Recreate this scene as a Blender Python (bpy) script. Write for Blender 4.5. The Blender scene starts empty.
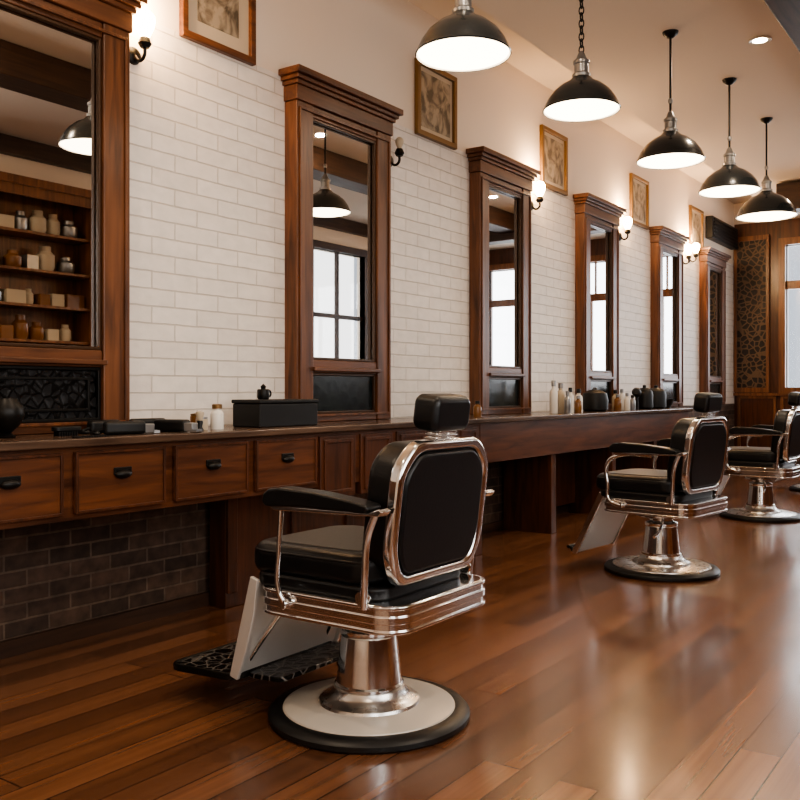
import bpy, bmesh, math, random
from mathutils import Vector, Matrix
random.seed(7)
S=bpy.context.scene
try:
    S.view_settings.view_transform='AgX'
    S.view_settings.look='AgX - Medium High Contrast'
    S.view_settings.exposure=0.08
except Exception: pass
COL=S.collection
CX=3.65; CH=1.15; RW=4.65; FAR=13.8; NEAR=-1.6; CEIL=3.62

# ------------------------------------------------------------------ materials
def newmat(name):
    m=bpy.data.materials.new(name); m.use_nodes=True
    nt=m.node_tree; b=nt.nodes['Principled BSDF']
    return m,nt,b
def simple(name,col,rough=.5,metal=0.,bump=0.,bscale=60,coat=0.,var=0.,spec=.5):
    m,nt,b=newmat(name)
    b.inputs['Base Color'].default_value=(*col,1); b.inputs['Roughness'].default_value=rough
    b.inputs['Metallic'].default_value=metal; b.inputs['Specular IOR Level'].default_value=spec
    if coat: b.inputs['Coat Weight'].default_value=coat
    tc=nt.nodes.new('ShaderNodeTexCoord'); n=nt.nodes.new('ShaderNodeTexNoise')
    n.inputs['Scale'].default_value=bscale; n.inputs['Detail'].default_value=4
    nt.links.new(tc.outputs['Object'],n.inputs['Vector'])
    if bump:
        bp=nt.nodes.new('ShaderNodeBump'); bp.inputs['Strength'].default_value=bump; bp.inputs['Distance'].default_value=.002
        nt.links.new(n.outputs['Fac'],bp.inputs['Height']); nt.links.new(bp.outputs['Normal'],b.inputs['Normal'])
    mr=nt.nodes.new('ShaderNodeMapRange'); mr.inputs['To Min'].default_value=max(0,rough-.05-var); mr.inputs['To Max'].default_value=rough+.05+var
    nt.links.new(n.outputs['Fac'],mr.inputs['Value']); nt.links.new(mr.outputs['Result'],b.inputs['Roughness'])
    return m
def wood(name,c1,c2,axis='Z',rough=.35,scale=1.):
    m,nt,b=newmat(name)
    mp=nt.nodes.new('ShaderNodeMapping')
    sc={'X':(1.2,14,14),'Y':(14,1.2,14),'Z':(14,14,1.2)}[axis]
    mp.inputs['Scale'].default_value=[s*scale for s in sc]
    geo=nt.nodes.new('ShaderNodeNewGeometry')
    n=nt.nodes.new('ShaderNodeTexNoise'); n.inputs['Scale'].default_value=1.6; n.inputs['Detail'].default_value=7; n.inputs['Distortion'].default_value=.8
    r=nt.nodes.new('ShaderNodeValToRGB'); r.color_ramp.elements[0].position=.3; r.color_ramp.elements[0].color=(*c1,1)
    r.color_ramp.elements[1].position=.7; r.color_ramp.elements[1].color=(*c2,1)
    nt.links.new(geo.outputs['Position'],mp.inputs['Vector']); nt.links.new(mp.outputs['Vector'],n.inputs['Vector'])
    nt.links.new(n.outputs['Fac'],r.inputs['Fac']); nt.links.new(r.outputs['Color'],b.inputs['Base Color'])
    bp=nt.nodes.new('ShaderNodeBump'); bp.inputs['Strength'].default_value=.15; bp.inputs['Distance'].default_value=.003
    nt.links.new(n.outputs['Fac'],bp.inputs['Height']); nt.links.new(bp.outputs['Normal'],b.inputs['Normal'])
    b.inputs['Roughness'].default_value=rough
    return m
def brickmat(name,c1,c2,mort,w,h,ms,axes='YZ',rough=.6,bump=.5,grain=None,bias=0.,off=.5,grainamt=.5,nb=.25,bd=.006,wob=0.,coat=0.):
    m,nt,b=newmat(name)
    geo=nt.nodes.new('ShaderNodeNewGeometry'); sp=nt.nodes.new('ShaderNodeSeparateXYZ'); cb=nt.nodes.new('ShaderNodeCombineXYZ')
    nt.links.new(geo.outputs['Position'],sp.inputs[0])
    nt.links.new(sp.outputs[axes[0]],cb.inputs['X']); nt.links.new(sp.outputs[axes[1]],cb.inputs['Y'])
    t=nt.nodes.new('ShaderNodeTexBrick'); t.offset=off; t.inputs['Scale'].default_value=1
    t.inputs['Brick Width'].default_value=w; t.inputs['Row Height'].default_value=h
    t.inputs['Mortar Size'].default_value=ms; t.inputs['Mortar Smooth'].default_value=.3; t.inputs['Bias'].default_value=bias
    t.inputs['Color1'].default_value=(*c1,1); t.inputs['Color2'].default_value=(*c2,1); t.inputs['Mortar'].default_value=(*mort,1)
    src=cb.outputs[0]
    if wob:
        wn=nt.nodes.new('ShaderNodeTexNoise'); wn.inputs['Scale'].default_value=9; nt.links.new(cb.outputs[0],wn.inputs['Vector'])
        vm=nt.nodes.new('ShaderNodeVectorMath'); vm.operation='MULTIPLY_ADD'; vm.inputs[1].default_value=(wob,wob,0)
        nt.links.new(wn.outputs['Color'],vm.inputs[0]); nt.links.new(cb.outputs[0],vm.inputs[2]); src=vm.outputs[0]
    nt.links.new(src,t.inputs['Vector'])
    n=nt.nodes.new('ShaderNodeTexNoise'); n.inputs['Detail'].default_value=6
    mp=nt.nodes.new('ShaderNodeMapping'); mp.inputs['Scale'].default_value=grain or (9,9,9)
    nt.links.new(cb.outputs[0],mp.inputs['Vector']); nt.links.new(mp.outputs[0],n.inputs['Vector']); n.inputs['Scale'].default_value=1
    mx=nt.nodes.new('ShaderNodeMix'); mx.data_type='RGBA'; mx.blend_type='MULTIPLY'; mx.inputs[0].default_value=grainamt
    mr=nt.nodes.new('ShaderNodeMapRange'); mr.inputs['From Min'].default_value=.3; mr.inputs['From Max'].default_value=.7; mr.inputs['To Min'].default_value=.35; mr.inputs['To Max'].default_value=1.25
    nt.links.new(n.outputs['Fac'],mr.inputs['Value'])
    nt.links.new(t.outputs['Color'],mx.inputs[6]); nt.links.new(mr.outputs[0],mx.inputs[7])
    nt.links.new(mx.outputs[2],b.inputs['Base Color'])
    ad=nt.nodes.new('ShaderNodeMath'); ad.operation='MULTIPLY_ADD'; ad.inputs[1].default_value=-1.0
    sc=nt.nodes.new('ShaderNodeMath'); sc.operation='MULTIPLY'; sc.inputs[1].default_value=nb
    nt.links.new(n.outputs['Fac'],sc.inputs[0]); nt.links.new(t.outputs['Fac'],ad.inputs[0]); nt.links.new(sc.outputs[0],ad.inputs[2])
    bp=nt.nodes.new('ShaderNodeBump'); bp.inputs['Strength'].default_value=bump; bp.inputs['Distance'].default_value=bd
    nt.links.new(ad.outputs[0],bp.inputs['Height']); nt.links.new(bp.outputs['Normal'],b.inputs['Normal'])
    b.inputs['Roughness'].default_value=rough
    if coat: b.inputs['Coat Weight'].default_value=coat; b.inputs['Coat Roughness'].default_value=.14
    return m
def emis(name,col,st):
    m,nt,b=newmat(name); b.inputs['Base Color'].default_value=(*col,1)
    b.inputs['Emission Color'].default_value=(*col,1); b.inputs['Emission Strength'].default_value=st
    return m
def cellmat(name,c1,c2,scale,rough=.35,metal=0.,bump=1.,e0=.06,e1=.14):
    m,nt,b=newmat(name)
    tc=nt.nodes.new('ShaderNodeTexCoord'); v=nt.nodes.new('ShaderNodeTexVoronoi'); v.feature='DISTANCE_TO_EDGE'; v.inputs['Scale'].default_value=scale
    nt.links.new(tc.outputs['Object'],v.inputs['Vector'])
    r=nt.nodes.new('ShaderNodeValToRGB'); r.color_ramp.elements[0].position=e0; r.color_ramp.elements[0].color=(*c1,1)
    r.color_ramp.elements[1].position=e1; r.color_ramp.elements[1].color=(*c2,1)
    nt.links.new(v.outputs['Distance'],r.inputs['Fac']); nt.links.new(r.outputs['Color'],b.inputs['Base Color'])
    bp=nt.nodes.new('ShaderNodeBump'); bp.inputs['Strength'].default_value=bump; bp.inputs['Distance'].default_value=.005; bp.invert=True
    nt.links.new(v.outputs['Distance'],bp.inputs['Height']); nt.links.new(bp.outputs['Normal'],b.inputs['Normal'])
    b.inputs['Roughness'].default_value=rough; b.inputs['Metallic'].default_value=metal
    return m
M={}
M['cream']=simple('plaster_cream',(.77,.67,.56),.8,bump=.15,bscale=30)
M['ceil']=simple('plaster_ceiling',(.72,.62,.51),.85,bump=.1,bscale=20)
M['wbrick']=brickmat('white_brick',(.81,.755,.695),(.75,.69,.63),(.62,.56,.50),.30,.088,.004,'YZ',.5,.9,grain=(11,16,11),grainamt=.12,nb=.45,bd=.009,wob=.008)
M['dbrick']=brickmat('dark_brick',(.115,.068,.046),(.050,.030,.021),(.15,.105,.075),.22,.073,.006,'YZ',.75,.9,grain=(14,14,14),grainamt=.75,wob=.006)
M['floor']=brickmat('floor_planks',(.215,.092,.043),(.088,.035,.016),(.006,.003,.002),1.5,.125,.0028,'YX',.27,.25,grain=(.9,24,1),bias=-.05,off=.37,grainamt=.5,nb=.10,coat=.4)
M['woodV']=wood('mirror_wood_v',(.055,.020,.009),(.185,.070,.027),'Z',.33)
M['woodH']=wood('mirror_wood_h',(.055,.020,.009),(.17,.064,.025),'Y',.33)
M['cabH']=wood('cabinet_wood_h',(.050,.018,.009),(.155,.056,.023),'Y',.3)
M['cabV']=wood('cabinet_wood_v',(.038,.014,.007),(.115,.040,.017),'Z',.3)
M['top']=wood('counter_top_wood',(.05,.03,.021),(.13,.08,.054),'Y',.22)
M['dark']=wood('beam_wood',(.022,.011,.007),(.07,.034,.019),'Y',.5)
M['darkX']=wood('beam_wood_x',(.022,.011,.007),(.07,.034,.019),'X',.5)
M['orange']=wood('window_wood',(.10,.040,.015),(.26,.105,.04),'Z',.35)
M['leather']=simple('black_leather',(.006,.006,.0065),.34,bump=.25,bscale=160,spec=.38)
M['seat']=simple('seat_top_leather',(.05,.045,.042),.42,bump=.3,bscale=120)  # grey-brown, lighter than the black leather
M['chrome']=simple('chrome',(.84,.84,.84),.11,1.,bscale=20,var=.02)
M['satin']=simple('satin_steel',(.70,.68,.65),.28,1.,bscale=20)
M['rubber']=simple('black_rubber',(.008,.008,.008),.4)
M['enamel']=simple('cream_enamel',(.60,.545,.47),.3,.1)
M['plate']=simple('brushed_plate',(.70,.68,.645),.36,.4)
M['foot']=cellmat('cast_foot_grid',(.22,.21,.20),(.007,.007,.007),20,.25,.5,1.,.03,.075)
M['black']=simple('black_plastic',(.006,.006,.006),.45,spec=.4)
M['iron']=simple('black_iron',(.010,.009,.008),.4,.5)
M['shade']=simple('shade_enamel',(.020,.024,.026),.22,.2,coat=.5)
M['shadein']=simple('shade_inner',(.85,.82,.75),.4)
M['diff']=emis('opal_diffuser',(1,.84,.62),9)
M['bulb']=emis('bulb_glow',(1,.62,.28),70)
M['down']=emis('downlight_glow',(1,.80,.55),30)
M['gold']=simple('aged_gold',(.20,.115,.045),.4,.5)
M['bead']=simple('dark_bead',(.06,.03,.015),.3,.3)
M['embos']=cellmat('embossed_panel',(.002,.002,.002),(.022,.023,.025),22,.25,.4)
M['teal']=cellmat('teal_panel',(.014,.021,.021),(.006,.010,.012),12,.18,0,.1)
M['latt']=cellmat('carved_lattice',(.12,.072,.04),(.010,.007,.006),13,.5,0)
M['white']=simple('white_ceramic',(.75,.72,.66),.25)
M['amber']=simple('amber_glass',(.20,.09,.03),.12)
M['beige']=simple('beige_label',(.5,.42,.31),.5)
M['grey']=simple('grey_metal',(.3,.3,.3),.3,.8)
m,nt,b=newmat('mirror_glass'); b.inputs['Base Color'].default_value=(.80,.80,.79,1); b.inputs['Metallic'].default_value=1; b.inputs['Roughness'].default_value=.012; M['mirror']=m
m,nt,b=newmat('window_glass'); out=nt.nodes['Material Output']; tr=nt.nodes.new('ShaderNodeBsdfTransparent'); gl=nt.nodes.new('ShaderNodeBsdfGlossy'); gl.inputs['Roughness'].default_value=.02
mx=nt.nodes.new('ShaderNodeMixShader'); mx.inputs[0].default_value=.08
nt.links.new(tr.outputs[0],mx.inputs[1]); nt.links.new(gl.outputs[0],mx.inputs[2]); nt.links.new(mx.outputs[0],out.inputs['Surface']); M['glass']=m
m,nt,b=newmat('sketch_print'); tc=nt.nodes.new('ShaderNodeTexCoord'); n=nt.nodes.new('ShaderNodeTexNoise'); n.inputs['Scale'].default_value=7; n.inputs['Detail'].default_value=8; n.inputs['Distortion'].default_value=1.5
r=nt.nodes.new('ShaderNodeValToRGB'); r.color_ramp.elements[0].position=.40; r.color_ramp.elements[0].color=(.09,.07,.05,1); r.color_ramp.elements[1].position=.6; r.color_ramp.elements[1].color=(.36,.30,.22,1)
nt.links.new(tc.outputs['Object'],n.inputs['Vector']); nt.links.new(n.outputs['Fac'],r.inputs['Fac']); nt.links.new(r.outputs['Color'],b.inputs['Base Color']); b.inputs['Roughness'].default_value=.3; M['art']=m

# ------------------------------------------------------------------ helpers
def empty(name,loc=(0,0,0),rot=0):
    o=bpy.data.objects.new(name,None); o.location=loc; o.rotation_euler=(0,0,rot); o.empty_display_size=.1; COL.objects.link(o); return o
def finish(name,bm,mat,parent=None,loc=(0,0,0),rot=(0,0,0),bevel=0,seg=3,smooth=True):
    bmesh.ops.recalc_face_normals(bm,faces=bm.faces)
    me=bpy.data.meshes.new(name); bm.to_mesh(me); bm.free()
    if smooth:
        for p in me.polygons: p.use_smooth=True
        try: me.set_sharp_from_angle(angle=math.radians(38 if not bevel else 60))
        except Exception: pass
    o=bpy.data.objects.new(name,me); COL.objects.link(o)
    for mm in (mat if isinstance(mat,(list,tuple)) else [mat]): me.materials.append(mm)
    o.location=loc; o.rotation_euler=rot
    if parent: o.parent=parent
    if bevel:
        bv=o.modifiers.new('bevel','BEVEL'); bv.width=bevel; bv.segments=seg; bv.limit_method='ANGLE'; bv.angle_limit=math.radians(40)
        if hasattr(bv,'harden_normals'): bv.harden_normals=True
    return o
def bmbox(bm,lo,hi):
    vs=[bm.verts.new((x,y,z)) for x in (lo[0],hi[0]) for y in (lo[1],hi[1]) for z in (lo[2],hi[2])]
    for f in ((0,1,3,2),(4,6,7,5),(0,4,5,1),(2,3,7,6),(0,2,6,4),(1,5,7,3)): bm.faces.new([vs[i] for i in f])
def box(name,lo,hi,mat,parent=None,bevel=0,rot=(0,0,0),seg=2):
    c=[(a+b)/2 for a,b in zip(lo,hi)]; bm=bmesh.new()
    bmbox(bm,[a-k for a,k in zip(lo,c)],[a-k for a,k in zip(hi,c)])
    return finish(name,bm,mat,parent,c,rot,bevel,seg,smooth=bool(bevel))
def boxes(name,lst,mat,parent=None,bevel=0,loc=(0,0,0),rot=(0,0,0)):
    bm=bmesh.new()
    for lo,hi in lst: bmbox(bm,lo,hi)
    return finish(name,bm,mat,parent,loc,rot,bevel,2,smooth=bool(bevel))
def lathe_bm(bm,prof,seg=48,off=(0,0,0)):
    rings=[]
    for r,z in prof:
        if r<1e-5: rings.append([bm.verts.new((off[0],off[1],z+off[2]))])
        else: rings.append([bm.verts.new((off[0]+r*math.cos(2*math.pi*i/seg),off[1]+r*math.sin(2*math.pi*i/seg),z+off[2])) for i in range(seg)])
    for a,b in zip(rings,rings[1:]):
        for i in range(seg):
            j=(i+1)%seg
            if len(a)==1 and len(b)==1: continue
            if len(a)==1: bm.faces.new((a[0],b[i],b[j]))
            elif len(b)==1: bm.faces.new((a[i],a[j],b[0]))
            else: bm.faces.new((a[i],a[j],b[j],b[i]))
def lathe(name,prof,mat,parent=None,loc=(0,0,0),rot=(0,0,0),seg=48):
    bm=bmesh.new(); lathe_bm(bm,prof,seg); return finish(name,bm,mat,parent,loc,rot)
def rr(w,h,r,n=8):
    pts=[]
    for cx,cy,a0 in ((w/2-r,h/2-r,0),(-w/2+r,h/2-r,90),(-w/2+r,-h/2+r,180),(w/2-r,-h/2+r,270)):
        for i in range(n+1):
            a=math.radians(a0+90*i/n); pts.append((cx+r*math.cos(a),cy+r*math.sin(a)))
    return pts
def prism(name,pts,t,mat,parent=None,loc=(0,0,0),rot=(0,0,0),plane='xy',bevel=0,seg=3):
    f={'xy':lambda p,q:(p[0],p[1],q),'yz':lambda p,q:(q,p[0],p[1]),'xz':lambda p,q:(p[0],q,p[1])}[plane]
    bm=bmesh.new(); a=[bm.verts.new(f(p,-t/2)) for p in pts]; b=[bm.verts.new(f(p,t/2)) for p in pts]
    bm.faces.new(a[::-1]); bm.faces.new(b)
    for i in range(len(pts)):
        j=(i+1)%len(pts); bm.faces.new((a[i],a[j],b[j],b[i]))
    return finish(name,bm,mat,parent,loc,rot,bevel,seg)
def ring(name,po,pi,t,mat,parent=None,loc=(0,0,0),rot=(0,0,0),plane='yz',bevel=0):
    f={'xy':lambda p,q:(p[0],p[1],q),'yz':lambda p,q:(q,p[0],p[1])}[plane]
    bm=bmesh.new(); L=[[bm.verts.new(f(p,q)) for p in pp] for pp,q in ((po,-t/2),(po,t/2),(pi,t/2),(pi,-t/2))]
    n=len(po)
    for k in range(4):
        A=L[k];B=L[(k+1)%4]
        for i in range(n):
            j=(i+1)%n; bm.faces.new((A[i],A[j],B[j],B[i]))
    return finish(name,bm,mat,parent,loc,rot,bevel,3)
def tube(name,pts,rad,mat,parent=None,smooth=True,cyclic=False):
    cu=bpy.data.curves.new(name,'CURVE'); cu.dimensions='3D'; cu.bevel_depth=rad; cu.bevel_resolution=4; cu.resolution_u=8; cu.use_fill_caps=True
    sp=cu.splines.new('BEZIER' if smooth else 'POLY')
    if smooth:
        sp.bezier_points.add(len(pts)-1)
        for bp,p in zip(sp.bezier_points,pts): bp.co=p; bp.handle_left_type=bp.handle_right_type='AUTO'
    else:
        sp.points.add(len(pts)-1)
        for bp,p in zip(sp.points,pts): bp.co=(*p,1)
    sp.use_cyclic_u=cyclic
    o=bpy.data.objects.new(name,cu); COL.objects.link(o); cu.materials.append(mat)
    if parent: o.parent=parent
    return o

# ------------------------------------------------------------------ room shell
box('floor',(-.1,NEAR-.1,-.1),(RW+.1,FAR+.1,0),M['floor'])
boxes('wall_left',[((-.15,NEAR-.15,0),(0,FAR+.15,.96))],M['dbrick'])
box('wall_left_brick',(-.15,NEAR-.15,.96),(0,FAR+.15,3.02),M['wbrick'])
box('wall_left_upper',(-.15,NEAR-.15,3.02),(0,FAR+.15,4.05),M['cream'])
boxes('ceiling',[((.72,NEAR-.15,CEIL),(RW+.15,FAR+.15,4.05)),((0,NEAR-.15,3.93),(.72,FAR+.15,4.05))],M['ceil'])
box('wall_back',(0,NEAR-.15,0),(RW,NEAR,CEIL),M['cream'])

def holes(axis_lo,axis_hi,ztop,wins):
    out=[];cur=axis_lo
    for a0,a1,z0,z1 in sorted(wins):
        if a0>cur: out.append((cur,a0,0,ztop))
        out.append((a0,a1,0,z0)); out.append((a0,a1,z1,ztop)); cur=a1
    if cur<axis_hi: out.append((cur,axis_hi,0,ztop))
    return out
rwins=[(-.9,.7,.95,3.0),(1.5,3.3,.95,3.0),(7.0,8.3,1.3,3.1),(9.5,10.7,1.3,3.15),(11.6,13.2,1.3,3.15)]  # near openings are added, out of view, to light the room and chair backs
boxes('wall_right',[((RW,a,z0),(RW+.15,b_,z1)) for a,b_,z0,z1 in holes(NEAR-.15,FAR+.15,CEIL,rwins)],M['cream'])
fwins=[(.72,1.72,1.2,3.25),(1.9,2.9,1.2,3.25),(3.1,4.3,1.2,3.25)]
boxes('wall_far',[((a,FAR,z0),(b_,FAR+.15,z1)) for a,b_,z0,z1 in holes(0,RW,CEIL,fwins)],M['cabV'])
box('wall_far_upper',(0,FAR-.02,3.62),(.72,FAR,3.93),M['cream'])
def arealight(name,loc,rot,sx,sy,power,col):
    l=bpy.data.lights.new(name,'AREA'); l.shape='RECTANGLE'; l.size=sx; l.size_y=sy; l.energy=power; l.color=col
    o=bpy.data.objects.new(name,l); o.location=loc; o.rotation_euler=rot; COL.objects.link(o); return o
DAY=(1.0,.96,.91)
wi=0
for a,b_,z0,z1 in rwins:
    wi+=1; e=empty('window_%d'%wi); zm=z0+(z1-z0)*.5; ym=(a+b_)/2
    L=[((RW-.03,a-.1,z0-.1),(RW+.1,a,z1+.1)),((RW-.03,b_,z0-.1),(RW+.1,b_+.1,z1+.1)),((RW-.03,a,z1),(RW+.1,b_,z1+.1)),((RW-.06,a,z0-.1),(RW+.1,b_,z0)),
       ((RW+.03,a,zm-.03),(RW+.08,b_,zm+.03)),((RW+.03,ym-.025,z0),(RW+.08,ym+.025,zm-.03)),((RW+.03,ym-.025,zm+.03),(RW+.08,ym+.025,z1))]
    boxes('frame',L,M['dark'],e); box('pane',(RW+.05,a,z0),(RW+.056,b_,z1),M['glass'],e)
    pw=(b_-a)*(z1-z0)
    arealight('window_daylight',(RW+.25,ym,(z0+z1)/2),(0,math.radians(90),0),z1-z0+.1,b_-a+.1,pw*(20 if a<5 else 8),DAY)  # stronger behind the added near windows, as fill light
for a,b_,z0,z1 in fwins:
    wi+=1; e=empty('window_%d'%wi); zm=z0+(z1-z0)*.72; xm=(a+b_)/2
    L=[((a-.09,FAR-.05,z0-.1),(a,FAR+.1,z1+.1)),((b_,FAR-.05,z0-.1),(b_+.09,FAR+.1,z1+.1)),((a,FAR-.05,z1),(b_,FAR+.1,z1+.1)),((a,FAR-.08,z0-.1),(b_,FAR+.1,z0)),
       ((a,FAR+.02,zm-.06),(b_,FAR+.08,zm+.06)),((xm-.025,FAR+.02,z0),(xm+.025,FAR+.08,zm-.06)),
       ((a+.2,FAR+.02,zm+.06),(a+.225,FAR+.06,z1)),((a+.4,FAR+.02,zm+.06),(a+.425,FAR+.06,z1))]
    boxes('frame',L,M['orange'],e); box('pane',(a,FAR+.05,z0),(b_,FAR+.056,z1),M['glass'],e)
    arealight('window_daylight',(xm,FAR+.25,(z0+z1)/2),(math.radians(-90),0,0),b_-a+.1,z1-z0+.1,(b_-a)*(z1-z0)*22,(.95,.97,1.0))
e=empty('trim_far_panelling')
L=[];x=.05
while x<4.5:
    L.append(((x,FAR-.03,.2),(x+.04,FAR,1.08))); L.append(((x+.5,FAR-.03,.2),(x+.54,FAR,1.08))); L.append(((x+.04,FAR-.03,.2),(x+.5,FAR,.24))); L.append(((x+.04,FAR-.03,1.04),(x+.5,FAR,1.08))); x+=.6
boxes('panel_moulding',L,M['orange'],e)
box('panel_rail',(.0,FAR-.06,1.08),(RW,FAR,1.12),M['orange'],e); box('panel_skirting',(0,FAR-.04,0),(RW,FAR,.14),M['dark'],e)
e=empty('carved_lattice_panel'); box('lattice',(.05,FAR-.05,1.2),(.46,FAR-.02,3.35),M['latt'],e)
boxes('lattice_frame',[((.01,FAR-.07,1.13),(.05,FAR,3.42)),((.46,FAR-.07,1.13),(.5,FAR,3.42)),((.05,FAR-.07,3.35),(.46,FAR,3.42)),((.05,FAR-.07,1.13),(.46,FAR,1.2))],M['orange'],e)
box('trim_beam_long',(2.38,NEAR,3.38),(2.68,FAR-1.0,CEIL),M['dark'],bevel=.01)
box('trim_beam_cross',(1.15,11.25,3.28),(RW,11.5,3.6),M['darkX'],bevel=.01)
box('trim_crown_right',(RW-.1,NEAR,3.45),(RW,FAR,CEIL),M['dark'])
box('baseboard_left',(0,NEAR,0),(.03,FAR,.07),M['dark'])
boxes('wainscot_right',[((RW-.03,NEAR,0),(RW,4.0,.9)),((RW-.03,5.8,0),(RW,FAR,1.15))],M['cabV'])  # wood wainscot on the right wall, interrupted by the cabinet
for i,yy in enumerate((8.75,11.15)): box('trim_%d'%(i+1),(RW-.1,yy,0),(RW,yy+.3,3.3),M['orange'])
e=empty('air_vent'); box('body',(0,12.35,3.22),(.1,13.6,3.52),M['black'],e,.01)
boxes('slats',[((.1,12.4,3.25+i*.045),(.115,13.55,3.27+i*.045)) for i in range(6)],M['iron'],e)

# ------------------------------------------------------------------ wall mirrors
def wall_mirror(y0,w,panel='teal'):
    e=empty('framed_mirror',(0,y0,0)); B=.961; st=.15
    bx=lambda n,lo,hi,m,bv=.006: box(n,lo,hi,M[m],e,bv)
    bx('stile_1',(0,0,B),(.1,st,2.87),'woodV'); bx('stile_2',(0,w-st,B),(.1,w,2.87),'woodV')
    bx('top_rail',(0,-.01,2.87),(.11,w+.01,2.96),'woodH'); bx('cornice_1',(0,-.022,2.96),(.125,w+.022,2.985),'woodH')
    bx('cornice_2',(0,-.036,2.985),(.142,w+.036,3.01),'woodH'); bx('cornice_3',(0,-.055,3.01),(.165,w+.055,3.05),'woodH')
    bx('sub_rail',(0,st,2.8),(.09,w-st,2.87),'woodH')
    bx('sill',(0,st,1.26),(.09,w-st,1.34),'woodH'); bx('sill_lip',(.09,st-.01,1.27),(.12,w-st+.01,1.295),'woodH')
    bx('bottom_rail',(0,st,B),(.09,w-st,1.01),'woodH')
    bx('lower_panel',(0,st,1.01),(.06,w-st,1.26),panel)
    gw=w-2*st; gh=2.8-1.34
    po=[(-gw/2,-gh/2),(gw/2,-gh/2),(gw/2,gh/2),(-gw/2,gh/2)]; k=.016; pi=[(a-math.copysign(k,a),c-math.copysign(k,c)) for a,c in po]
    ring('glass_bead',po,pi,.025,M['bead'],e,(.072,w/2,1.34+gh/2),bevel=.004)
    po2=[(-gw/2,-.125),(gw/2,-.125),(gw/2,.125),(-gw/2,.125)]; pi2=[(a-math.copysign(k,a),c-math.copysign(k,c)) for a,c in po2]
    ring('panel_bead',po2,pi2,.02,M['bead'] if panel=='teal' else M['iron'],e,(.07,w/2,1.135),bevel=.004)
    if panel=='embos':
        pi3=[(a*.84,c*.62) for a,c in po2]; pi4=[(a*.80,c*.52) for a,c in po2]
        ring('panel_scroll',pi3,pi4,.014,M['iron'],e,(.064,w/2,1.135),bevel=.003)
    ring('stile_moulding',[(-w/2+.02,-.92),(w/2-.02,-.92),(w/2-.02,.92),(-w/2+.02,.92)],[(-w/2+.035,-.905),(w/2-.035,-.905),(w/2-.035,.905),(-w/2+.035,.905)],.014,M['woodV'],e,(.104,w/2,1.915),bevel=.003)
    box('mirror_glass',(.0,st,1.34),(.055,w-st,2.8),M['mirror'],e)
wall_mirror(1.83,.955,'embos')
for y in (3.98,6.12,8.12,10.22,12.08): wall_mirror(y,.95 if y<4 else .88)

def picture(yc,w=.54,h=.55,z0=3.0):
    e=empty('framed_picture',(0,yc,z0+h/2))
    q=lambda a,c:[(-a,-c),(a,-c),(a,c),(-a,c)]
    ring('frame',q(w/2,h/2),q(w/2-.04,h/2-.04),.035,M['gold'] if yc>4 else M['woodH'],e,(.018,0,0),bevel=.006)
    box('mat_board',(0,-w/2+.035,-h/2+.035),(.012,w/2-.035,h/2-.035),M['beige'],e)
    a=.12 if yc<4 else .075
    box('print',(.012,-w/2+a,-h/2+a),(.015,w/2-a,h/2-a),M['art'],e)
for y in (3.44,5.62,7.62,9.82,11.9): picture(y)

def sconce(y,z=2.82,on=True,x0=0):
    e=empty('wall_sconce',(x0,y,z))
    lathe('backplate',[(0,0),(.045,0),(.04,.012),(.02,.02),(0,.022)],M['iron'],e,(0,0,0),(0,math.radians(90),0),24)
    tube('arm',[(.01,0,0),(.05,0,-.035),(.085,0,-.02),(.09,0,.03)],.009,M['iron'],e)
    lathe('socket',[(0,0),(.022,0),(.034,.02),(.03,.03),(.022,.05),(0,.05)],M['iron'],e,(.09,0,.02),seg=20)
    pr=[(0,0),(.022,.004),(.03,.02),(.043,.05),(.05,.08),(.046,.105),(.03,.125),(.012,.135),(0,.137)]
    lathe('bulb',pr if on else [(a*.6,b_*.6) for a,b_ in pr],M['bulb'] if on else M['beige'],e,(.09,0,.07),seg=24)
    if on:
        l=bpy.data.lights.new('sconce_light','POINT'); l.energy=22; l.color=(1,.64,.36); l.shadow_soft_size=.045
        o=bpy.data.objects.new('sconce_light',l); o.location=(.10,0,.27); o.parent=e; COL.objects.link(o)
sconce(2.88,2.81); sconce(5.04,2.74,False); sconce(7.18,2.79); sconce(9.27,2.81); sconce(11.35,2.79); sconce(11.64,2.85)

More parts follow.
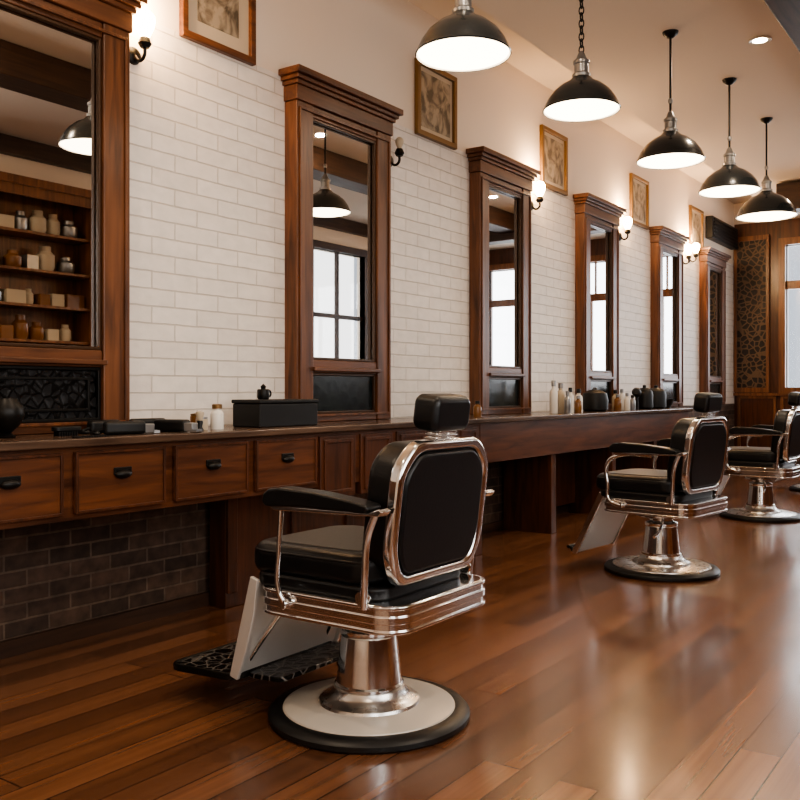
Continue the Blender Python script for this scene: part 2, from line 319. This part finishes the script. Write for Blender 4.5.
# ------------------------------------------------------------------ pendants
def pendant(x,y,R,zr=2.70,chain=False):
    e=empty('pendant_lamp',(x,y,zr)); s=R/.225
    out=[(R,0),(R*1.02,.006),(R*1.0,.014),(R*.97,.03),(R*.9,.065*s),(R*.76,.11*s),(R*.55,.15*s),(R*.34,.175*s),(.06,.19*s),(.05,.2*s),(0,.2*s)]
    lathe('shade',out,M['shade'],e)
    lathe('shade_inner',[(R*.99,.002),(R*.93,.03),(R*.86,.06*s)],M['shadein'],e)
    lathe('diffuser',[(R*.965,.012)]+[(R*.965*math.cos(t*math.pi/16),.012-.03*math.sin(t*math.pi/16)) for t in range(1,9)],M['diff'],e)
    h=.195*s
    lathe('socket',[(.05,h),(.052,h+.02),(.04,h+.03),(.04,h+.075),(.046,h+.08),(.046,h+.095),(.03,h+.11),(.018,h+.14),(.012,h+.15),(0,h+.15)],M['grey'],e,seg=28)
    top=CEIL-zr
    if chain:
        bm=bmesh.new(); z=h+.16; i=0
        while z<top-.03:
            mat=Matrix.Translation((0,0,z))@Matrix.Rotation(math.radians(90*(i%2)),4,'Z')@Matrix.Rotation(math.radians(90),4,'X')@Matrix.Diagonal((.75,1.25,1,1))
            n=14;m_=6;vv=[]
            for a in range(n):
                ra=[]
                for c in range(m_):
                    A=2*math.pi*a/n; C=2*math.pi*c/m_
                    ra.append(bm.verts.new(mat@Vector(((.019+.0048*math.cos(C))*math.cos(A),(.019+.0048*math.cos(C))*math.sin(A),.0048*math.sin(C)))))
                vv.append(ra)
            for a in range(n):
                for c in range(m_): bm.faces.new((vv[a][c],vv[(a+1)%n][c],vv[(a+1)%n][(c+1)%m_],vv[a][(c+1)%m_]))
            z+=.037; i+=1
        finish('chain',bm,M['iron'],e)
    else:
        tube('rod',[(0,0,h+.14),(0,0,top-.02)],.0085,M['iron'],e,smooth=False)
        lathe('rod_coupling',[(0,0),(.014,.004),(.018,.02),(.014,.036),(0,.04)],M['grey'],e,(0,0,h+.2),seg=16)
    lathe('canopy',[(0,top-.045),(.02,top-.04),(.05,top-.015),(.055,top),(0,top)],M['iron'],e,seg=28)
for dx,y,R,ch in ((-2.2,3.635,.222,False),(-2.09,4.738,.212,True),(-2.05,6.136,.225,False),(-1.98,7.34,.232,False),(-1.99,8.59,.258,False)):
    pendant(CX+dx,y,R,2.73,ch)
for (x,y) in ((2.07,6.63),(2.07,2.9),(2.07,10.0),(3.7,3.4),(3.7,7.6),(1.2,1.2),(3.7,0)):  # fittings off the first one's row are added to even out the light
    e=empty('recessed_downlight',(x,y,CEIL))
    lathe('trim_ring',[(.05,-.001),(.075,-.001),(.078,-.006),(.07,-.01),(.05,-.006)],M['white'],e,seg=28)
    lathe('lens',[(0,-.004),(.055,-.004)],M['down'],e,seg=28)
    l=bpy.data.lights.new('downlight','AREA'); l.shape='DISK'; l.size=.1; l.energy=22; l.color=(1,.80,.60)
    o=bpy.data.objects.new('downlight',l); o.location=(0,0,-.012); o.parent=e; COL.objects.link(o)

# ------------------------------------------------------------------ counter
q=lambda a,c:[(-a,-c),(a,-c),(a,c),(-a,c)]
e=empty('barber_counter')
box('counter_top',(.002,NEAR+.02,.925),(.53,10.1,.96),M['top'],e,.008)
box('drawer_carcass',(.02,NEAR+.02,.63),(.485,5.45,.925),M['cabH'],e)
box('fascia',(.42,5.45,.64),(.49,10.08,.925),M['cabH'],e,.006)
box('fascia_end',(.02,9.98,.64),(.42,10.08,.925),M['cabH'],e)
k=0; y0s=[3.225-.5125*i for i in range(0,9)]
for y0 in y0s:
    k+=1; w=.455
    if y0<NEAR+.05: continue
    box('drawer_front_%d'%k,(.485,y0,.655),(.505,y0+w,.905),M['cabH'],e,.006)
    ring('drawer_bead_%d'%k,q(w/2,.125),q(w/2-.012,.113),.008,M['cabV'],e,(.508,y0+w/2,.78),bevel=.002)
    bm=bmesh.new()
    bmesh.ops.create_uvsphere(bm,u_segments=20,v_segments=12,radius=1)
    for v in bm.verts: v.co=Vector((v.co.x*.022,v.co.y*.042,v.co.z*.019))
    finish('cup_pull_%d'%k,bm,M['iron'],e,(.512,y0+w/2,.80))
    box('pull_plate_%d'%k,(.503,y0+w/2-.045,.798),(.512,y0+w/2+.045,.83),M['iron'],e,.004)
for i,y0 in enumerate((3.72,4.08,4.44,4.8,5.14)):
    w=.31 if i<4 else .27
    box('door_%d'%(i+1),(.44,y0,.56),(.5,y0+w,.905),M['cabV'],e,.006)
    ring('door_bead_%d'%(i+1),q(w/2-.03,.15),q(w/2-.05,.13),.012,M['cabV'],e,(.502,y0+w/2,.735),bevel=.003)
box('pedestal_panel',(.035,3.35,.0),(.16,5.35,.63),M['cabV'],e,.006)
boxes('pedestal_stiles',[((.16,3.35+i*.5,.08),(.18,3.42+i*.5,.62)) for i in range(4)],M['cabV'],e,.004)
for i,y0 in enumerate((5.42,6.62,7.9,9.0,9.98)):
    box('leg_panel_%d'%(i+1),(.031,y0,0),(.47,y0+.09,.64),M['cabV'],e,.005)
box('knee_panel',(.031,6.71,.1),(.1,7.9,.64),M['cabV'],e)
box('knee_panel_2',(.031,9.09,0),(.1,9.98,.64),M['cabV'],e)

T=.96
def bottle(name,x,y,r,h,mat,cap=None,neck=.4):
    e=empty(name,(x,y,T)); 
    lathe('body',[(0,0),(r*.95,0),(r,.005),(r,h*.6),(r*.9,h*.68),(r*neck,h*.76),(r*neck,h*.84),(0,h*.84)],mat,e,seg=28)
    lathe('cap',[(0,h*.82),(r*neck*1.25,h*.82),(r*neck*1.25,h*.98),(r*neck,h),(0,h)],cap or M['black'],e,seg=24)
    return e
def jar(name,x,y,r,h,mat,lid):
    e=empty(name,(x,y,T)); lathe('body',[(0,0),(r*.9,0),(r,.01),(r,h*.8),(r*.85,h*.85),(0,h*.85)],mat,e,seg=28)
    lathe('lid',[(0,h*.84),(r*.95,h*.84),(r*.95,h*.96),(r*.3,h),(0,h)],lid,e,seg=28)
def clipper(x,y,rot):
    e=empty('hair_clipper',(x,y,T),rot); e.scale=(1.05,1.1,1.3)
    prism('body',[(-.09,-.018),(-.03,-.026),(.05,-.03),(.085,-.026),(.085,.026),(.05,.03),(-.03,.026),(-.09,.018)],.044,M['black'],e,(0,0,.023),bevel=.013)
    prism('head',[(-.02,-.026),(.02,-.022),(.032,0),(.02,.022),(-.02,.026)],.03,M['grey'],e,(.1,0,.019),bevel=.003)
    boxes('blade',[((.118,-.024+i*.0065,.003),(.145,-.0205+i*.0065,.012)) for i in range(7)],M['grey'],e)
    tube('cord',[(-.085,0,.02),(-.11,.02,.008),(-.12,-.02,.007),(-.13,.03,.007)],.0055,M['black'],e)
e=empty('round_vase',(.24,2.06,T)); lathe('body',[(0,0),(.035,0),(.04,.006),(.02,.02),(.05,.045),(.072,.085),(.07,.125),(.05,.15),(.045,.16),(.04,.155),(.06,.12),(0,.1)],M['iron'],e)
clipper(.40,2.52,1.3); clipper(.20,2.56,1.8); clipper(.38,2.80,.25); clipper(.16,2.84,1.4)
e=empty('pocket_comb',(.46,2.3,T))
boxes('comb',[((-.008,-.08,0),(.008,.08,.006))]+[((.008,-.078+i*.008,0),(.028,-.074+i*.008,.005)) for i in range(20)],M['black'],e)
e=empty('hair_brush',(.30,2.3,T)); prism('brush_back',rr(.05,.13,.02,5),.02,M['black'],e,(0,0,.03),bevel=.005); boxes('brush_bristles',[((-.018+i*.009,-.05+j*.012,0),(-.014+i*.009,-.045+j*.012,.022)) for i in range(5) for j in range(8)],M['black'],e)
e=empty('shaving_brush',(.41,2.945,T)); lathe('body',[(0,0),(.016,0),(.018,.006),(.011,.02),(.015,.04),(.013,.05),(0,.05)],M['black'],e,seg=20); lathe('bristles',[(.012,.05),(.02,.08),(.019,.09),(0,.096)],M['beige'],e,seg=20)
jar('pomade_tin',.33,3.03,.03,.065,M['beige'],M['grey'])
bottle('tonic_bottle',.33,3.13,.033,.125,M['white'],M['gold'],.6); jar('cream_jar',.24,3.08,.034,.08,M['amber'],M['gold'])
e=empty('accessory_box',(.29,3.60,T)); box('body',(-.1,-.23,0),(.1,.23,.125),M['black'],e,.008); box('lid',(-.105,-.235,.125),(.105,.235,.145),M['black'],e,.006)
e2=empty('shaving_mug',(.27,3.52,T+.145)); lathe('body',[(0,0),(.028,0),(.033,.01),(.033,.05),(.03,.055),(0,.05)],M['iron'],e2,seg=24); lathe('knob',[(0,.05),(.012,.055),(.015,.07),(0,.085)],M['iron'],e2,seg=16)
tube('handle',[(.0,.03,.012),(.0,.055,.02),(.0,.052,.045),(.0,.03,.048)],.005,M['iron'],e2)
for i,(x,y,r,h,mt) in enumerate(((.3,5.35,.03,.15,'amber'),(.36,5.45,.025,.13,'white'),(.26,5.52,.028,.15,'beige'),(.38,5.6,.03,.12,'amber'),(.3,7.02,.035,.28,'white'),(.40,7.08,.028,.19,'grey'),(.38,7.18,.03,.22,'white'),(.28,7.2,.04,.26,'beige'),(.40,7.3,.03,.15,'amber'),(.36,7.4,.035,.21,'white'),(.3,7.5,.03,.16,'grey'),(.34,8.36,.035,.16,'amber'),(.28,8.45,.035,.2,'beige'),(.38,8.5,.03,.17,'white'),(.28,8.62,.03,.21,'white'),(.36,8.7,.03,.15,'grey'))):
    bottle('product_bottle' if i%2 else 'hair_tonic_bottle',x,y,r,h,M[mt],M['grey'] if i%3 else M['black'],.45)
e=empty('towel_warmer',(.3,7.9,T)); lathe('body',[(0,0),(.09,0),(.12,.02),(.125,.10),(.11,.17),(.05,.2),(0,.205)],M['black'],e); lathe('knob',[(0,.195),(.015,.2),(.02,.22),(0,.225)],M['grey'],e,seg=16)
for y,r in ((9.2,.09),(9.55,.11)):
    e=empty('storage_canister',(.3,y,T)); lathe('body',[(0,0),(r*.8,0),(r,.02),(r,.15),(r*.9,.19),(r*.5,.22),(r*.2,.225),(r*.2,.25),(0,.255)],M['black'],e)
e=empty('hair_dryer',(.3,8.98,T)); lathe('barrel',[(0,-.1),(.035,-.1),(.035,-.06),(.045,0),(.048,.05),(.03,.08),(0,.085)],M['black'],e,(0,0,.17),(math.radians(80),0,.3),24); lathe('grip',[(0,0),(.02,0),(.02,.01),(.016,.14),(0,.15)],M['black'],e,seg=20)
e=empty('serving_bowl',(.3,9.85,T)); lathe('body',[(0,0),(.05,0),(.055,.01),(.08,.05),(.1,.1),(.095,.1),(.07,.05),(0,.02)],M['black'],e)

# ------------------------------------------------------------------ barber chair
def barber_chair(x,y,rot=0,slab=False):
    e=empty('barber_chair',(x,y,0),rot); C=M['chrome']
    lathe('base_rubber',[(0,0),(.348,0),(.356,.008),(.356,.024),(.345,.036),(.31,.042),(.295,.042),(0,.041)],M['rubber'],e,seg=72)
    lathe('base_disc',[(.305,.041),(.303,.046),(.29,.05),(.2,.056),(.17,.06),(0,.06)],M['enamel'] if not slab else M['satin'],e,seg=72)
    lathe('base_flare',[(.18,.058),(.176,.068),(.165,.074),(.145,.082),(.132,.096),(.126,.11),(.12,.112)],M['satin'],e,seg=64)
    lathe('pedestal',[(.117,.108),(.123,.112),(.123,.122),(.116,.128),(.098,.29),(.103,.297),(.103,.312),(.097,.318),(.078,.322),(.072,.328),(.072,.38)],C,e,seg=64)
    lathe('collar',[(.11,.345),(.135,.352),(.135,.365),(.11,.375),(0,.375)],C,e,seg=48)
    prism('seat_frame',rr(.6,.6,.09,10),.09,C,e,(.03,0,.435),bevel=.01)
    for i,z in enumerate((.397,.435,.473)):
        ring('frame_band_%d'%(i+1),rr(.614,.614,.096,10),rr(.59,.59,.085,10),.012 if i!=1 else .026,C,e,(.03,0,z),plane='xy',bevel=.004)
    boxes('under_brace',[((-.2,-.05,.37),(.24,.05,.392)),((-.05,-.24,.374),(.05,.24,.392))],M['grey'],e,.004)
    prism('seat_base',rr(.56,.55,.08,8),.05,M['leather'],e,(-.035,0,.50),bevel=.015)
    prism('seat_cushion',rr(.57,.54,.1,8),.115,M['leather'],e,(-.07,0,.565),bevel=.045,seg=6)
    prism('seat_top',rr(.46,.44,.09,8),.012,M['seat'],e,(-.07,0,.6215),bevel=.005)
    pp=rr(.56,.53,.1,6); tube('seat_piping',[(-.07+a,b_,.595) for a,b_ in pp],.005,M['leather'],e,cyclic=True,smooth=False)
    b=empty('backrest',(.225,0,.53)); b.parent=e; b.rotation_euler=(0,math.radians(7),0)
    def backpts(w,h,c,d=.045):
        W=w/2; pts=[]
        raw=[(W*.82,-h/2),(W,-h/2+c*1.2),(W,h/2-c),(W*.70,h/2),(-W*.70,h/2),(-W,h/2-c),(-W,-h/2+c*1.2),(-W*.82,-h/2)]
        n=len(raw)
        for i in range(n):
            p0=Vector(raw[i-1]);p=Vector(raw[i]);p2=Vector(raw[(i+1)%n])
            a=p+(p0-p).normalized()*d; c2=p+(p2-p).normalized()*d
            for t in range(6):
                t/=5; pts.append(tuple((1-t)**2*a+2*t*(1-t)*p+t*t*c2))
        return pts
    ZC=.235
    prism('back_cushion',backpts(.50,.43,.07),.12,M['leather'],b,(-.035,0,ZC),plane='yz',bevel=.035,seg=6)
    prism('back_shell',backpts(.53,.44,.08),.035,M['leather'],b,(.03,0,ZC),plane='yz',bevel=.006)
    ring('back_frame',backpts(.56,.47,.085),backpts(.49,.40,.075,.042),.045,C,b,(.04,0,ZC),bevel=.014)
    prism('back_pad',backpts(.48,.39,.07,.042),.03,M['leather'],b,(.05,0,ZC),plane='yz',bevel=.012,seg=4)
    boxes('headrest_post',[((.01,-.05,.43),(.035,-.02,.52)),((.01,.02,.43),(.035,.05,.52))],C,b,.004)
    boxes('headrest_clamp',[((-.005,-.065,.462),(.05,.065,.472)),((-.005,-.06,.477),(.05,.06,.485)),((-.005,-.055,.49),(.05,.055,.499))],C,b,.003)
    prism('headrest_cushion',rr(.225,.12,.035,6),.1,M['leather'],b,(.015,0,.555),plane='yz',bevel=.025,seg=5)
    for sgn in (-1,1):
        Y=sgn*.325
        pts=[(-.175,.782),(-.17,.808),(-.145,.826),(-.10,.832),(.05,.826),(.2,.810),(.26,.800),(.27,.788),(.25,.774),(.0,.776),(-.13,.768),(-.16,.768)]
        prism('arm_pad',pts[::-1],.08,M['leather'],e,(0,Y,0),plane='xz',bevel=.018,seg=4)
        prism('arm_rail',[(-.15,.764),(-.13,.772),(.26,.776),(.3,.79),(.315,.782),(.3,.766),(.0,.758),(-.13,.754)],.05,C,e,(0,Y,0),plane='xz',bevel=.004)
        if not slab:
            tube('arm_post',[(-.12,Y,.765),(-.13,Y,.62),(-.13,Y,.48),(-.11,sgn*.318,.44)],.0095,C,e)
        else:
            tube('arm_post',[(.1,Y,.76),(-.12,Y,.75),(-.2,Y,.70),(-.2,Y,.56),(-.19,Y,.47),(-.12,sgn*.318,.44)],.013,C,e)
        tube('arm_brace',[(.27,Y,.77),(.24,Y,.69),(.23,Y,.58),(.22,sgn*.318,.47)],.012,C,e)
        lathe('arm_hinge',[(0,-.012),(.022,-.012),(.026,0),(.022,.012),(0,.012)],C,e,(.21,sgn*.31,.50),(math.radians(90),0,0),24)
        lathe('post_foot',[(0,-.01),(.018,-.01),(.02,0),(.018,.01),(0,.01)],C,e,(-.12,sgn*.318,.44),(math.radians(90),0,0),20)
    if not slab:
        ang=math.atan2(.09,.33); L=.36
        l=empty('leg_rest',(-.295,0,.48)); l.parent=e; l.rotation_euler=(0,ang,0)
        prism('calf_plate',rr(.54,L,.03,5),.012,M['plate'],l,(0,0,-L/2),plane='yz',bevel=.004)
        for sgn in (-1,1):
            prism('leg_rail',[(-.018,.02),(.018,.02),(.032,-.1),(.032,-.24),(.018,-L),(-.02,-L)],.016,M['plate'],l,(0,sgn*.275,0),plane='xz',bevel=.004)
        f=empty('foot_rest',(-.395,0,.135)); f.parent=e; f.rotation_euler=(0,math.radians(-3),0)
        prism('foot_grid',rr(.34,.56,.05,6),.02,M['foot'],f,(-.16,0,0),bevel=.004)
        ring('foot_rim',rr(.36,.58,.06,6),rr(.33,.55,.045,6),.026,M['iron'],f,(-.16,0,0),plane='xy',bevel=.006)
        prism('foot_grid_rear',rr(.17,.5,.03,5),.018,M['foot'],f,(.10,.02,-.002),bevel=.004)
        for sg in (-1,1): tube('foot_strut',[(-.02,sg*.22,.0),(.04,sg*.21,.08),(.14,sg*.17,.22)],.011,C,f)
        tube('pump_lever',[(-.07,.02,.34),(-.2,.12,.27),(-.26,.16,.12)],.009,C,e)
        lathe('lever_tip',[(0,-.02),(.014,-.018),(.018,0),(.014,.02),(0,.022)],C,e,(-.262,.162,.11),seg=16)
    else:
        L=.42
        l=empty('leg_rest',(-.30,0,.47)); l.parent=e; l.rotation_euler=(0,math.radians(27),0)
        prism('calf_plate',rr(.46,L,.03,5),.028,M['plate'],l,(0,0,-L/2),plane='yz',bevel=.006)
        for sg in (-1,1):
            prism('leg_rail',[(-.02,.03),(.02,.03),(.022,-L),(-.016,-L-.02)],.02,C,l,(0,sg*.24,0),plane='xz',bevel=.004)
            tube('foot_peg',[(0,sg*.2,-L+.01),(-.03,sg*.2,-L-.015),(-.06,sg*.2,-L+.0)],.011,M['iron'],l)
        tube('peg_bar',[(-.06,-.23,-L),(-.06,.23,-L)],.012,M['iron'],l,smooth=False)
        tube('pump_lever',[(.05,-.07,.34),(.1,-.22,.3),(.12,-.34,.27)],.009,C,e)
    return e
barber_chair(CX-1.93,2.546,0)
barber_chair(CX-1.95,5.66,math.radians(-7),True)
barber_chair(CX-2.04,8.59,math.radians(-2),True)
barber_chair(CX-2.0,11.3,math.radians(-3),True)

# ------------------------------------------------------------------ display cabinet on right wall (seen in mirror)
e=empty('display_cabinet',(RW,0,0)); y0,y1=4.0,5.75; d=.35
boxes('carcass',[((-d,y0,0),(0,y0+.07,3.1)),((-d,y1-.07,0),(0,y1,3.1)),((-d-.04,y0-.04,3.1),(0,y1+.04,3.18)),((-.03,y0+.07,0),(0,y1-.07,3.1)),((-d,y0+.07,0),(-.03,y1-.07,.9)),((-d,4.42,.9),(-.03,4.48,3.1))],M['orange'],e)
boxes('face_frame',[((-d-.02,y0-.01,.9),(-d,y0+.09,3.1)),((-d-.02,y1-.1,.9),(-d,y1+.01,3.1)),((-d-.02,y0+.09,3.0),(-d,y1-.1,3.1))],M['orange'],e)
shz=[1.28,1.62,1.96,2.30,2.66]
boxes('shelves',[((-d+.02,y0+.07,z),(-.03,y1-.07,z+.025)) for z in shz],M['orange'],e)
bm1=bmesh.new();bm2=bmesh.new();bm3=bmesh.new()
for z in [.9]+shz:
    zz=z+(.025 if z>.95 else 0)
    yy=y0+.18
    while yy<y1-.18:
        r=random.uniform(.05,.10); h=random.uniform(.14,.25); tgt=random.choice((bm1,bm2,bm3))
        yy+=r
        if abs(yy-4.45)>r+.04 and yy+r<y1-.09:
            if random.random()<.35: bmbox(tgt,(-d+.08,yy-r,zz),(-.1,yy+r,zz+h*.7))
            else: lathe_bm(tgt,[(0,0),(r*.8,0),(r,h*.2),(r,h*.65),(r*.6,h*.8),(r*.6,h),(0,h)],16,(-d/2-.03,yy,zz))
        yy+=r+random.uniform(.01,.06)
finish('shelf_jars_light',bm1,M['beige'],e); finish('shelf_jars_amber',bm2,M['amber'],e); finish('shelf_jars_dark',bm3,M['grey'],e)

# ------------------------------------------------------------------ world + camera
w=bpy.data.worlds.new('world'); S.world=w; w.use_nodes=True
bg=w.node_tree.nodes['Background']; bg.inputs['Color'].default_value=(.8,.88,1,1); bg.inputs['Strength'].default_value=1.0
cam=bpy.data.cameras.new('camera'); cam.sensor_width=36; cam.lens=900/800*36; cam.shift_y=-9/800; cam.clip_start=.05
co=bpy.data.objects.new('camera',cam); co.location=(CX,0,CH); co.rotation_euler=(math.radians(90),0,math.radians(35.2)); COL.objects.link(co); S.camera=co
